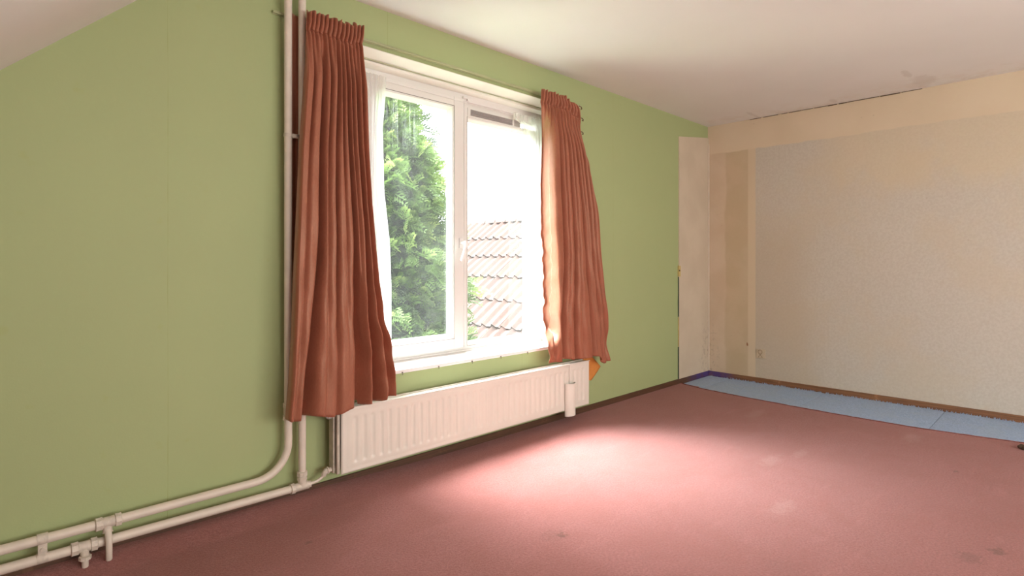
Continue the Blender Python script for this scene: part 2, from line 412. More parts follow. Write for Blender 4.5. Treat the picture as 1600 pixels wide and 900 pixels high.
b.grid([[(x, y_, .0002+.023*sstep(2.3, .9, x)*sstep(-.20, -.0, y_)*1.15*(1+.05*math.sin(x*5))) for x in gx] for y_ in (-.21, -.18, -.15, -.12, -.09, -.065, -.045, -.03, -.0125)])
b.add([(x, y, 0) for y, x in fe] + [(x, y, -.0135) for y, x in fe] + [(XK+.005, y, 0) for y, x in fe], 
      [(i, i+1, i+1+n, i+n) for i in range(n-1)] + [(i, i+2*n, i+1+2*n, i+1) for i in range(n-1)])
carpet = b.build('carpet', M['red']); tag(carpet, 'worn dusty rose fitted carpet covering most of the floor', 'carpet')
b = MB(); b.tube([(x-.003, y, .0008 + rs.uniform(-.0008, .0008)) for y, x in fe], .0055, 8); b.build('edge_roll', M['redlip'], carpet, smooth=True)
seams = [-.014, -.235, -1.09, -1.94, -2.79, -3.64, -4.49, YB+.02]
blabels = ['small blue carpet piece in the room corner', 'blue carpet piece second from the corner, beside the rose carpet edge',
           'blue carpet piece third from the corner, between two visible seams', 'blue carpet piece running out at the right photo edge',
           'blue carpet piece beyond the right photo edge, fifth from the corner', 'blue carpet piece beyond the right photo edge, sixth from the corner', 'blue carpet piece against the back wall']
for i in range(len(seams)-1):
    y0, y1 = seams[i], seams[i+1]; b = MB(); m = 14; rows = []
    pr = []
    ex = eint
    for q in (0, .2, .45, .7, .9, 1):
        row = []
        for j in range(m+1):
            t = j/m; yy = (y0-.002)*(1-t) + (y1+.002)*t
            x = (ex(yy)+.003)*(1-q) + (X1-.016)*q
            hh = -.0045 - (.003 if j in (0, m) else 0) + (.0015*math.sin(x*31+j)) * .3
            row.append((x, yy, hh))
        rows.append(row)
    b.grid(rows)
    low = [[(x, y, -.0135) for x, y, z in rr2] for rr2 in (rows[0], rows[-1])]
    b.grid([rows[0], low[0]]); b.grid([rows[-1], low[1]]); b.grid([[rw[0] for rw in rows], [(p[0], p[1], -.0135) for p in (rw[0] for rw in rows)]]); b.grid([[rw[-1] for rw in rows], [(p[0], p[1], -.0135) for p in (rw[-1] for rw in rows)]])
    if i < 4:
        cp = b.build('blue_carpet', M['blue']); tag(cp, blabels[i], 'carpet', 'blue carpet pieces along the cream wall')
        # frayed tufts along skirting
        f = MB()
        nt = int(abs(y1-y0)*130) if i else 6
        for k in range(nt):
            yy = rs.uniform(y1+.01, y0-.01); h = rs.uniform(.005, .017); x0 = X1-.016-rs.uniform(.001, .006); w2 = rs.uniform(.002, .005)
            f.add([(x0, yy-w2, -.005), (x0, yy+w2, -.005), (x0+rs.uniform(-.002, .002), yy+rs.uniform(-.006, .006), -.005+h), (x0-.006, yy, -.005)], [(0,1,2),(0,2,3),(1,2,3)])
        tag(f.build('frayed_edge', M['blue'], cp), kind='stuff')

# ------------------------------------------------------------------ window
win = thing('window_1', 'white plastic double window with an opening left leaf', 'window', ((OX0+OX1)/2, .16, .57), kind='structure')
del win['category']
P = M['pvc']
FY0, FY1 = .130, .200
ZB_, ZT_ = .572, 2.252
b = MB()
b.box((OX0, FY0, ZB_), (1.60, FY1, ZT_)); b.box((3.020, FY0, ZB_), (OX1, FY1, ZT_))
b.box((1.60, FY0, 2.195), (3.02, FY1, ZT_)); b.box((1.60, FY0, ZB_), (3.02, FY1, .605))
b.box((2.310, FY0, .605), (2.362, FY1, 2.195))
b.box((OX0, FY0-.010, ZB_), (OX1, FY0, .583))
fr = b.build('window_frame', P, win, bevel=.003)
b = MB(); b.box((2.332, FY0-.004, .60), (2.337, FY0, 2.195)); b.build('cover_strip', P, fr)
b = MB(); b.tube([(2.318, .122, 2.215), (2.345, .122, 2.215)], .009, 10); b.tube([(2.352, .12, 2.205), (2.368, .12, 2.205)], .007, 10); b.build('hinge_cap', P, fr, smooth=True)
# left leaf
b = MB(); SY = .112
sx0, sx1, sz0, sz1, sw = 1.592, 2.316, .598, 2.205, .078
b.box((sx0, SY, sz0), (sx0+sw, .185, sz1)); b.box((sx1-sw, SY, sz0), (sx1, .185, sz1))
b.box((sx0+sw, SY, sz0), (sx1-sw, .185, sz0+.066)); b.box((sx0+sw, SY, sz1-.062), (sx1-sw, .185, sz1))
sash = b.build('sash', P, win, bevel=.004)
def ring(mb, x0, x1, z0, z1, wd, yA, yB):       # sloping glazing bead
    o = [(x0, z0), (x1, z0), (x1, z1), (x0, z1)]; i = [(x0+wd, z0+wd), (x1-wd, z0+wd), (x1-wd, z1-wd), (x0+wd, z1-wd)]
    mb.add([(x, yA, z) for x, z in o] + [(x, yA+.004, z) for x, z in [(x0+wd*.3, z0+wd*.3), (x1-wd*.3, z0+wd*.3), (x1-wd*.3, z1-wd*.3), (x0+wd*.3, z1-wd*.3)]] + [(x, yB, z) for x, z in i],
           [(k, (k+1) % 4, (k+1) % 4+4, k+4) for k in range(4)] + [(k+4, (k+1) % 4+4, (k+1) % 4+8, k+8) for k in range(4)])
gx0, gx1, gz0, gz1 = sx0+sw, sx1-sw, sz0+.066, sz1-.062
b = MB(); ring(b, gx0, gx1, gz0, gz1, .028, SY+.004, .158); b.build('glazing_bead', P, sash)
def gask(mb, x0, x1, z0, z1, y, w2=.0028):
    mb.box((x0-w2, y, z0-w2), (x1+w2, y+.0015, z0)); mb.box((x0-w2, y, z1), (x1+w2, y+.0015, z1+w2)); mb.box((x0-w2, y, z0), (x0, y+.0015, z1)); mb.box((x1, y, z0), (x1+w2, y+.0015, z1))
b = MB(); gask(b, gx0, gx1, gz0, gz1, SY-.001); b.build('gasket', M['gasket'], sash)
b = MB(); b.box((gx0+.01, .160, gz0+.01), (gx1-.01, .164, gz1-.01)); b.build('pane', M['glass'], sash)
# right fixed light with trickle vent
rx0, rx1, rz0, rz1 = 2.362, 3.020, .605, 2.098
b = MB(); b.box((2.362, .128, rz1), (3.02, .19, 2.112)); b.box((2.362, .140, 2.155), (3.02, .19, 2.195)); b.build('vent_housing', P, win, bevel=.002)
b = MB(); b.box((2.385, .134, 2.112), (2.86, .138, 2.155)); vent = b.build('vent_grille', M['vent'], win)
for k in range(4):
    b = MB(); z = 2.118 + k*.0095; b.box((2.39, .127, z), (2.775, .1345, z+.0045)); b.build('slat', M['vent'], vent)
b = MB(); b.box((2.362, .126, 2.110), (2.388, .14, 2.160)); b.box((2.775, .126, 2.110), (2.79, .138, 2.158)); b.build('vent_end', P, vent, bevel=.002)
b = MB(); ring(b, rx0, rx1, rz0, rz1, .026, FY0+.002, .160); b.build('glazing_bead', P, win)
b = MB(); gask(b, rx0, rx1, rz0, rz1, FY0-.001, .0022); b.build('gasket', M['gasket'], win)
b = MB(); b.box((rx0+.01, .162, rz0+.01), (rx1-.01, .166, rz1-.005)); b.build('pane', M['glass'], win)
# handle on the left leaf
b = MB(); b.box((2.277, SY-.009, 1.235), (2.307, SY, 1.305)); h = b.build('handle', M['chrome'], win, bevel=.004)
b = MB(); b.tube([(2.292, SY-.006, 1.272), (2.292, SY-.046, 1.272)], .0105, 14); b.build('neck', M['chrome'], h, smooth=True)
b = MB(); b.tube([(2.296, SY-.046, 1.285), (2.292, SY-.049, 1.25), (2.277, SY-.050, 1.205), (2.262, SY-.048, 1.165), (2.259, SY-.046, 1.157)], [.009, .0115, .0095, .0095, .006], 14); b.build('lever', M['chrome'], h, smooth=True)
b = MB(); b.tube([(2.345, SY-.002, 1.262), (2.345, .13, 1.262)], .014, 12); b.build('catch', M['chrome'], win, smooth=True)
# sill board with nails, sloped soffit lining, batten, rail
b = MB(); b.prism_yz([(-.022, .528), (-.022, .549), (.135, .574), (.135, .53)], OX0-.02, OX1+.0)
sillo = b.build('windowsill', M['sill'], win, bevel=.003)
for x in (1.63, 1.761, 2.014, 2.272, 2.518, 2.77):
    b = MB(); b.tube([(x, -.022, .533), (x, -.0265, .533)], .004, 8); b.tube([(x, -.025, .533), (x, -.027, .519)], .0018, 6); b.build('nail', M['gasket'], sillo)
b = MB(); b.prism_yz([(.0, OZ1+.001), (.0, OZ1-.002), (.135, 2.253), (.32, 2.253), (.32, OZ1+.001)], OX0, OX1); tag(b.build('trim_3', M['soffit']), kind='structure')
b = MB(); b.prism_yz([(.085, 2.268), (.088, 2.255), (.13, 2.240), (.132, 2.256)], OX0+.001, OX1-.001)
tag(b.build('trim_5', M['soffit'], bevel=.002), kind='structure')
b = MB()   # lumpy sealant line along the batten
pts = []; 
for k in range(60):
    x = OX0+.01+(OX1-OX0-.02)*k/59; pts.append((x, .080 + rs.uniform(-.002, .002) - (.006 if x < 1.86 else 0), 2.270))
b.tube(pts, .0035, 6); tag(b.build('trim_6', simple('sealant', (.50, .53, .34), .6), smooth=True), kind='structure')
b = MB(); b.box((OX1-.012, .001, .55), (OX1, .13, 2.30)); b.box((OX0, .001, .55), (OX0+.012, .13, 2.30)); tag(b.build('trim_7', M['soffit']), kind='structure')
rail = thing('curtain_rail', 'pale green painted curtain rail above the window', 'curtain rail', (2.2, -.02, 2.32))
b = MB(); b.box((1.05, -.020, 2.334), (3.36, 0, 2.338)); b.box((1.05, -.020, 2.326), (3.36, -.017, 2.336)); b.box((1.05, -.009, 2.324), (3.36, -.004, 2.335))
b.build('track', simple('rail_paint', (.50, .53, .30), .4), rail)
# outside reveal and stone sill
b = MB(); b.box((OX0-.05, .2, .46), (OX1+.05, .42, .55)); tag(b.build('outside_sill', M['sill']), kind='structure')

# ------------------------------------------------------------------ curtains
def lerp_tab(tab, z):
    if z >= tab[0][0]: return tab[0][1]
    for (a, va), (c, vc) in zip(tab, tab[1:]):
        if z >= c: 
            t = (a-z)/(a-c); return va*(1-t)+vc*t
    return tab[-1][1]
def hn(x, k): return math.sin(x*12.9898 + k*78.233)

# each fold valley: (centre, depth, width) at z = 2.1, 1.35 and 0.5
LV = [((.25,.040,.030),(.25,.050,.032),(.12,.058,.040)), ((.50,.032,.028),(.47,.022,.020),(.40,.012,.02)),
      ((.66,.036,.026),(.71,.050,.028),(.63,.075,.075)), ((.82,.034,.024),(.87,.044,.026),(.80,.055,.035)),
      ((.10,.020,.020),(.08,.010,.02),(.03,.006,.02)), ((.38,.026,.022),(.36,.010,.02),(.30,.004,.02)),
      ((.58,.024,.018),(.60,.008,.015),(.52,.0,.02)), ((.74,.024,.018),(.79,.010,.015),(.74,.0,.02)), ((.92,.026,.02),(.95,.02,.02),(.93,.03,.03))]
RV = [((.34,.036,.028),(.35,.048,.030),(.23,.050,.030)), ((.52,.034,.024),(.53,.044,.026),(.42,.050,.028)),
      ((.68,.034,.022),(.71,.034,.022),(.71,.035,.03)), ((.82,.034,.022),(.84,.024,.02),(.86,.02,.02)),
      ((.20,.030,.022),(.17,.018,.02),(.10,.016,.02)), ((.43,.024,.016),(.44,.014,.014),(.33,.010,.015)),
      ((.60,.024,.016),(.61,.012,.014),(.56,.014,.02)), ((.75,.022,.014),(.78,.010,.014),(.79,.008,.02)), ((.90,.028,.018),(.92,.018,.018),(.94,.02,.02))]
def valleys(u, z, V):
    f = 0
    for a, m, b_ in V:
        k = max(0, min(1, (2.1-z)/.75)); p, q_ = (a, m) if z > 1.35 else (m, b_)
        if z <= 1.35: k = max(0, min(1, (1.35-z)/.85))
        k = k*k*(3-2*k)
        c, d, w_ = (p[i]*(1-k)+q_[i]*k for i in range(3))
        e = (u-c)/w_; e = e*1.9 if e < 0 else e*.62        # sharp on one side, slow on the other
        f = max(f, d*math.exp(-e*e)) + .25*min(f, d*math.exp(-e*e))
    return f

def left_curtain():
    LF = [(2.35, 1.166), (2.1, 1.158), (1.70, 1.128), (1.356, 1.112), (1.06, 1.098), (.824, 1.09), (.59, 1.076), (.40, 1.060)]
    RF = [(2.35, 1.464), (2.22, 1.456), (1.99, 1.456), (1.734, 1.463), (1.442, 1.481), (1.05, 1.518), (.849, 1.552), (.70, 1.594), (.507, 1.617), (.40, 1.617)]
    NS, NT_ = 260, 150; rows = []
    for j in range(NT_+1):
        t = j/NT_; row = []
        for i in range(NS+1):
            s = i/NS
            hem = .430 + .005*math.sin(s*23) + (.03*sstep(.86, 1, s)) - .012*sstep(.25, .45, s)*sstep(.62, .5, s)
            top = 2.338 + .006*math.sin(s*61) + .010*math.sin(s*97+1)*sstep(.45, .8, s) 
            tt = t**1.0
            z = top + (hem-top)*tt
            lf, rf = lerp_tab(LF, z), lerp_tab(RF, z)
            u = max(0, (s-.15)/.85)
            # folds
            dh = top - z
            head = 1 - sstep(.06, .13, dh); body = sstep(.05, .35, dh)
            ph = 2*math.pi*(14*u) + .9*math.sin(7*u)
            f1 = math.sin(ph)
            q = u + .03*math.sin(5*u+1.3) ; q = q + .008*math.sin(z*2.1+u*4)*body
            ph2 = 2*math.pi*(5.0*q**.92) + 2.4
            f2 = math.sin(ph2) + .22*math.sin(2*ph2+.6)
            f3 = math.sin(2*math.pi*9.3*q + 1.1*math.sin(z*1.7) + .7)
            low = sstep(2.2, .6, z)
            pinch = math.exp(-((dh-.085)/.018)**2)
            fd = valleys(u, z, LV)
            y = -.175 - .018*low + (1-body)*.046 + head*.013*f1*(1-.55*pinch) + body*fd*1.75
            y += (1-head)*(1-body)*.008*f1
            y += .012*pinch
            xoff = 0*body + head*.003*math.cos(ph)
            x = lf + (rf-lf)*u + xoff*min(1, u*8, (1-u)*8)
            # wrinkles low on the right side where it bunches on the radiator
            wr = sstep(.72, .95, u)*sstep(1.1, .55, z)
            y += wr*.008*math.sin(z*38 + u*13) + .002*low*math.sin(z*17+u*31)
            x += wr*.006*math.sin(z*29+u*5)
            y = min(y, -.082 if x < 1.3 else -.07)
            if s < .15:      # the back edge runs behind the heating pipe
                k = s/.15
                y0 = y
                bx = 1.122 + .075*min(1, k/.55)
                by = -.026 - .008*math.sin(k*20)*(1-k)
                m = sstep(.55, 1, k)
                x = bx*(1-m) + lf*m if k > .55 else bx
                y = by*(1-sstep(.5, .62, k)) + (-.092-.03*m)*sstep(.5, .62, k)
                if .5 < k: x = max(x, 1.19) if k < .64 else x
                if z < .60: z = .60 + (z-.60)*sstep(.5, .75, k)
            if z < .462 and y > -.09 and x > 1.29: z = max(z, .445)
            row.append((x, y, z))
        rows.append(row)
    return rows

def right_curtain():
    LF = [(2.35, 2.812), (2.1, 2.80), (1.70, 2.778), (1.41, 2.782), (1.109, 2.806), (.788, 2.808), (.60, 2.83), (.38, 2.85)]
    RF = [(2.35, 3.19), (2.30, 3.205), (2.26, 3.24), (2.2, 3.25), (2.114, 3.25), (2.0, 3.285), (1.865, 3.325), (1.517, 3.394), (1.104, 3.442), (.74, 3.515), (.38, 3.556)]
    NS, NT_ = 260, 150; rows = []
    for j in range(NT_+1):
        t = j/NT_; row = []
        for i in range(NS+1):
            s = i/NS
            top = 2.322 - .03*sstep(.6, .85, s) + .006*math.sin(s*63) - .0*s
            top -= .42*sstep(.90, 1.0, s)
            hem = .462 - .02*sstep(.3, .6, s) - .055*sstep(.80, .9, s) + .006*math.sin(s*27)
            z = top + (hem-top)*t
            zr = (2.322 - .03*sstep(.6, .85, s)) + (hem-2.30)*t if False else z
            lf, rf = lerp_tab(LF, zr), lerp_tab(RF, zr)
            u = s; dh = top - z
            head = 1 - sstep(.06, .13, dh); body = sstep(.05, .35, dh); pinch = math.exp(-((dh-.085)/.018)**2)
            ph = 2*math.pi*(14*u) + .8*math.sin(6*u); f1 = math.sin(ph)
            q = u + .03*math.sin(6*u+.4) + .006*math.sin(z*2.4+u*3)*body
            ph2 = 2*math.pi*(5.1*q) + 1.2
            f2 = math.sin(ph2) + .2*math.sin(2*ph2); f3 = math.sin(2*math.pi*10.4*q + .9*math.sin(z*1.9))
            low = sstep(2.2, .6, z)
            fd = valleys(u, z, RV)
            y = -.158 + (1-body)*.038 + head*.012*f1*(1-.5*pinch) + body*fd*1.5 + (1-head)*(1-body)*.008*f1 + .010*pinch
            xoff = 0*body + head*.003*math.cos(ph)
            x = lf + (rf-lf)*u + xoff*min(1, u*8, (1-u)*8)
            # crumpled leading edge pushed back into the reveal by the window
            cr = sstep(.26, .06, u)*sstep(1.75, 1.2, z)
            y += cr*(.006*math.sin(z*34+u*27) + .005*math.sin(z*71-u*43)) 
            x += cr*(.0025*math.sin(z*27+2)+.0015*math.sin(z*53))*min(1, u*12)
            fl = sstep(.86, 1, u)*sstep(.8, .5, z); y += fl*.014*math.sin(z*22+u*9) + .02*fl
            y += .003*low*math.sin(z*19+u*28)
            y = min(y, -.03)
            off = .17*sstep(.25, 0, u)*sstep(2.27, 2.0, z)*sstep(.56, .70, z); y += off; x += off*.95
            if x < 3.345 and z < .448: z = .448 + (z-.448)*.05
            row.append((x, y, z))
        rows.append(row)
    return rows

def finish_curtain(rows, root, solid=.0016):
    b = MB(); b.grid(rows); o = b.build('panel', M['curtain'], root, smooth=True, angle=0)
    m = o.modifiers.new('thick', 'SOLIDIFY'); m.thickness = solid; m.offset = 0
    return o
cl = thing('curtain', 'long terracotta satin curtain on the left side of the window, behind the upright pipe', 'curtain', (1.3, -.12, 2.33), 'terracotta curtains')
lr = left_curtain(); finish_curtain(lr, cl)
cr_ = thing('curtain', 'terracotta satin curtain on the right side of the window, its header slipping off the rail', 'curtain', (3.0, -.12, 2.33), 'terracotta curtains')
rr = right_curtain(); finish_curtain(rr, cr_)
# header tape cord and hooks
for rows, root, lo in ((lr, cl, 42), (rr, cr_, 4)):
    b = MB(); pts = []
    j = 7
    for i in range(lo, 252, 1):
        p = rows[j][i]; pts.append((p[0], p[1]-.0035, p[2]))
    b.tube(pts, .0018, 5, False); b.build('gathering_cord', simple('stitch_thread', (.33, .10, .05), .7), root, smooth=True)
for (x, y, z) in ((3.235, -.115, 2.285), (3.258, -.11, 2.205), (3.258, -.11, 2.105), (3.335, -.11, 1.862)):
    b = MB(); b.tube([(x-.018, y, z+.002), (x+.004, y, z), (x+.012, y, z-.006), (x+.010, y, z-.016), (x+.002, y, z-.015)], .0035, 8)
    b.build('hook', simple('brown_hook', (.13, .05, .03), .5), cr_, smooth=True)
for i in (60, 100, 140, 180, 220, 250):
    for rows, root in ((lr, cl), (rr, cr_)):
        if root is cr_ and i > 215: continue
        p = rows[4][i]
        b = MB(); b.tube([(p[0], p[1]+.004, 2.30), (p[0], -.05, 2.312), (p[0], -.03, 2.322), (p[0], -.023, 2.317)], .002, 6); b.build('rail_hook', M['chrome'], root, smooth=True)

def sheer(xs_l, xs_r, ztop, zbot, name, label, seed, y0=.088):
    rows = []; NS, NT_ = 90, 60
    for j in range(NT_+1):
        t = j/NT_; z = ztop + (zbot-ztop)*t; row = []
        for i in range(NS+1):
            s = i/NS; l, r_ = lerp_tab(xs_l, z), lerp_tab(xs_r, z)
            a = .006 + .006*sstep(0, .3, t)
            y = y0 + a*math.sin(2*math.pi*8*s + seed + 1.2*math.sin(z*2+seed)) + .004*math.sin(31*s+5*z)
            y -= .05*sstep(.9, 1, t)*0
            row.append((l+(r_-l)*s, min(y, .108), z + (.004*math.sin(s*50) if j == 0 else 0)))
        rows.append(row)
    root = thing(name, label, 'curtain', (0, 0, 0), 'sheer net curtains')
    b = MB(); b.grid(rows); b.build('net_panel', M['sheer'], root, smooth=True, angle=0)
    b = MB(); b.grid([[(p[0], p[1]-.003, p[2]-.048*k) for p in rows[0]] for k in (0, .5, 1)]); b.build('header_band', M['sheer'], root, smooth=True, angle=0)
    return root
sheer([(2.3, 1.555), (.5, 1.555)], [(2.205, 1.722), (2.10, 1.722), (1.909, 1.704), (1.548, 1.712), (1.258, 1.747), (1.0, 1.762), (.57, 1.770)], 2.20, .60,
      'net_curtain', 'white sheer net curtain hanging inside the left end of the window', 1.0)
sheer([(2.2, 2.74), (2.150, 2.745), (2.120, 2.842), (.5, 2.842)], [(2.3, 3.058), (.5, 3.058)], 2.19, .60,
      'net_curtain', 'white sheer net curtain hanging at the right end of the window', 2.4)
root = thing('curtain_wire', 'thin white wire across the window head carrying the net curtains', 'wire', (2.3, .095, 2.2))
b = MB(); b.tube([(1.534, .095, 2.185), (1.8, .095, 2.180), (2.3, .095, 2.176), (2.8, .095, 2.178), (3.066, .095, 2.182)], .0016, 6); b.build('wire', M['sill'], root, smooth=True)

# ------------------------------------------------------------------ radiator
rad = thing('radiator', 'long cream double-panel radiator under the window', 'radiator', (2.34, -.09, .09))
RX0, RX1, RZ0, RZ1, RY = 1.345, 3.332, .095, .420, -.120
def rad_panel(yf, sgn, x0, x1, z0, z1):
    """pressed sheet: rim, flat border, vertical channels of .0508 pitch"""
    xs = []; pitch = (x1-x0-.10)/38; 
    xs = [x0, x0+.004, x0+.010, x0+.016, x0+.030]
    for k in range(38):
        a = x0+.05+k*pitch
        xs += [a+pitch*f for f in (0, .14, .24, .36, .5, .64, .76, .86)]
    xs += [x1-.05, x1-.030, x1-.016, x1-.010, x1-.004, x1]
    zs = [z0, z0+.004, z0+.010, z0+.016, z0+.030, z0+.040, z0+.046, z0+.053, z0+.060, z0+.075, z0+.10]
    zs = zs + [(z0+z1)/2] + [z0+z1-q for q in reversed(zs)]
    def dep(x, z):
        e = min(x-x0, x1-x, z-z0, z1-z)
        d = .008 if e < .0005 else .0015 if e < .0045 else 0
        if abs(e-.016) < .0012: d = .0025                      # rim groove
        a = (x-(x0+.05))/pitch
        if 0 < a < 38 and x0+.05 < x < x1-.05:
            f = a-math.floor(a); g = sstep(.30, .10, abs(f-.5))   # a groove at the middle of each pitch
            ez = min(z-z0, z1-z); g *= sstep(.042, .060, ez); d += .0062*g
        return d
    rows = [[(x, yf + sgn*dep(x, z), z) for x in xs] for z in zs]
    return rows
b = MB(); b.grid(rad_panel(RY, 1, RX0, RX1, RZ0, RZ1))
b.box((RX0+.006, RY+.006, RZ0+.006), (RX1-.006, RY+.014, RZ1-.006))
b.build('front_panel', M['rad'], rad, smooth=True, angle=50)
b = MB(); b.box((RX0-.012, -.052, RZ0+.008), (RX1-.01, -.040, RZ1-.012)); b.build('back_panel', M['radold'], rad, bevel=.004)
b = MB()   # convector fins between the panels, seen from the ends and from above
for k in range(60):
    x = RX0+.03+k*(RX1-RX0-.06)/59; b.box((x-.0006, -.106, RZ0+.03), (x+.0006, -.053, RZ1-.02))
tag(b.build('convector_fins', M['radold'], rad), kind='stuff')
b = MB(); b.box((RX0-.003, -.122, RZ1-.004), (RX1+.002, -.111, RZ1+.002)); b.box((RX0-.003, -.056, RZ1-.004), (RX1+.002, -.045, RZ1+.002)); b.box((RX0+.0, -.111, RZ1-.008), (RX1, -.056, RZ1-.004))
top = b.build('top_grille', M['rad'], rad, bevel=.0015)
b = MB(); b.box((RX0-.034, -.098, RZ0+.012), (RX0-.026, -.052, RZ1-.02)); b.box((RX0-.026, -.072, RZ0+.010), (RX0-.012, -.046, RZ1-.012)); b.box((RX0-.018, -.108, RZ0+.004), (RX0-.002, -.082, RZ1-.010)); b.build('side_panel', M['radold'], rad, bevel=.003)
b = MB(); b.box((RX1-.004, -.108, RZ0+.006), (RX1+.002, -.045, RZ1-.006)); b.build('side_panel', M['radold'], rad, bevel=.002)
b = MB(); b.tube([(RX0-.052, -.075, .386), (RX0-.028, -.075, .386)], .013, 12); b.tube([(RX0-.060, -.075, .386), (RX0-.052, -.075, .386)], .008, 6); b.build('bleed_valve', M['grey'], rad, smooth=True)
b = MB(); b.tube([(RX0-.012, -.075, .122), (RX0-.045, -.075, .122)], .012, 12); b.tube([(RX0-.045, -.075, .122), (RX0-.060, -.073, .119), (RX0-.068, -.070, .107), (RX0-.070, -.068, .098)], [.0135, .015, .013, .012], 12)
b.tube([(RX0-.050, -.075, .122), (RX0-.056, -.075, .122)], .018, 8); b.build('valve', M['fit'], rad, smooth=True)
b = MB(); b.tube([(RX0-.068, -.069, .105), (RX0-.078, -.067, .092), (RX0-.100, -.065, .080), (RX0-.135, -.062, .075), (RX0-.150, -.061, .074)], .0075, 10); b.build('connecting_pipe', M['pipe'], rad, smooth=True)
# white humidifier tube hanging on the front
hum = thing('radiator_humidifier', 'ivory half-round humidifier tube hanging on the radiator front at its right end', 'humidifier', (3.1, -.14, .07))
b = MB(); hx, hr, hy0 = 3.100, .052, -.1215; N = 16
def hp(r, a): return (hx + r*math.cos(a), hy0 - .034*math.sin(a)*(r/hr))
outer = [hp(hr, math.pi*k/N) for k in range(N+1)]; inner = [hp(hr-.003, math.pi*k/N) for k in range(N+1)]
inner = [(x, y-.0015) for x, y in inner]
def loopz(pts, z): return [(x, y, z) for x, y in pts]
b.grid([loopz(outer, z) for z in (.058, .062, .285, .288)]); b.grid([loopz(inner, z) for z in (.10, .288)])
n = N+1; b.add(loopz(outer, .288)+loopz(inner, .288), [(k, k+1, k+1+n, k+n) for k in range(N)])
b.add(loopz(outer, .058), [tuple(range(n))]); b.add(loopz(inner, .10), [tuple(range(n))])
b.add([(hx-hr, hy0, .058), (hx+hr, hy0, .058), (hx+hr, hy0, .288), (hx-hr, hy0, .288)], [(0, 1, 2, 3)])
b.build('tube', M['humid'], hum, smooth=True)
b = MB(); b.box((hx-.004, -.1245, .24), (hx+.004, -.1225, .424)); b.box((hx-.004, -.1245, .4225), (hx+.004, -.100, .4245)); b.build('hanging_strap', M['humid'], hum)
# orange cloth behind radiator end
b = MB(); rows = []
for j in range(9):
    t = j/8; z = .432 - .19*t; xe = 3.455 + (.105*(t/.5) if t < .5 else .105*(1-(t-.5)/.5))
    rows.append([(3.335 + (xe-3.335)*(k/8), -.040 - .012*math.sin(k*.8+t*3), z + .035*(1-k/8)*(t-.3)) for k in range(9)])
b.grid(rows); o = b.build('orange_cloth', M['orange'], smooth=True, angle=0)
tag(o, 'folded orange cloth corner poking out behind the right end of the radiator', 'cloth'); m = o.modifiers.new('t', 'SOLIDIFY'); m.thickness = .002

# ------------------------------------------------------------------ heating pipes
PR = .0178; PY = -.060
def coupling(mb, p, axis, r=.0235, l=.020):
    ax = Vector(axis).normalized(); p = Vector(p)
    mb.tube([p-ax*l*.5, p-ax*l*.42, p-ax*l*.2, p+ax*l*.2, p+ax*l*.42, p+ax*l*.5], [r*.86, r*1.02, r*1.0, r*1.0, r*1.02, r*.86], 8)
p1 = thing('heating_pipe', 'cream upright pipe left of the curtain, bending into the upper floor-level run', 'pipe', (1.101, PY, .148), 'cream heating pipes')
b = MB(); zz = .150
pts = [(1.103, PY, ZC), (1.103, PY, .41), (1.104, PY, .325)]
Rb = .150
for k in range(1, 13):
    a = k/12*math.pi/2; pts.append((1.104-Rb*(1-math.cos(a)), PY, .302-Rb*math.sin(a)))
pts += [(.93, PY, .1515), (.40, PY, .150), (XK, PY, .156)]
b.tube(pts, PR, 18, False); b.build('pipe_run', M['pipe'], p1, smooth=True)
b = MB(); coupling(b, (1.103, PY, .418), (0, 0, 1), .0245, .022); b.tube([(1.103, PY, .428), (1.103, PY, .47)], .0205, 14); coupling(b, (1.103, PY, .476), (0, 0, 1), .0245, .02); b.build('coupling', M['fit'], p1, smooth=True)
b = MB(); b.tube([(1.118, PY-.012, .452), (1.165, PY-.014, .462)], .009, 10); b.build('branch', M['fit'], p1, smooth=True)
tee = MB(); coupling(tee, (.376, PY, .150), (1, 0, 0), .025, .024); coupling(tee, (.437, PY, .150), (1, 0, 0), .025, .022); tee.tube([(.376, PY, .150), (.437, PY, .150)], .0205, 16); tee.tube([(.403, PY, .150), (.403, PY-.004, .118), (.403, PY-.006, .112)], [.016, .016, .019], 12)
to = tee.build('tee_fitting', M['fit'], p1, smooth=True)
b = MB(); b.tube([(.403, PY-.004, .125), (.403, PY-.030, .100), (.403, PY-.034, .085), (.403, PY-.034, .020), (.403, PY-.034, .016)], [.012, .012, .011, .011, .008], 12); b.build('drain_stub', M['pipe'], to, smooth=True)

p2 = thing('heating_pipe', 'cream upright pipe crossing the curtain top, joining the lower floor-level run', 'pipe', (1.171, PY, .083), 'cream heating pipes')
PX2 = 1.171; LZ = .074
b = MB(); b.tube([(PX2, PY, ZC), (PX2, PY, .10)], PR, 18, False); b.build('riser', M['pipe'], p2, smooth=True)
b = MB(); b.tube([(PX2-.03, PY, LZ), (.5, PY, LZ+.006), (XK, PY, LZ+.018)], PR, 18, False); b.build('pipe_run', M['pipe'], p2, smooth=True)
b = MB(); b.tube([(PX2, PY, .13), (PX2, PY, LZ+.005)], .0205, 14); coupling(b, (PX2, PY, .135), (0, 0, 1), .025, .022); coupling(b, (PX2, PY, .112), (0, 0, 1), .0235, .012)
b.tube([(PX2-.045, PY, LZ), (PX2+.030, PY, LZ)], .0195, 14); coupling(b, (PX2-.048, PY, LZ), (1, 0, 0), .0245, .020); coupling(b, (PX2+.034, PY, LZ), (1, 0, 0), .016, .016); b.build('tee_fitting', M['fit'], p2, smooth=True)
b = MB(); coupling(b, (.303, PY, LZ+.008), (1, 0, 0), .025, .024); coupling(b, (.361, PY, LZ+.007), (1, 0, 0), .025, .022); b.tube([(.303, PY, LZ+.008), (.361, PY, LZ+.007)], .0205, 16)
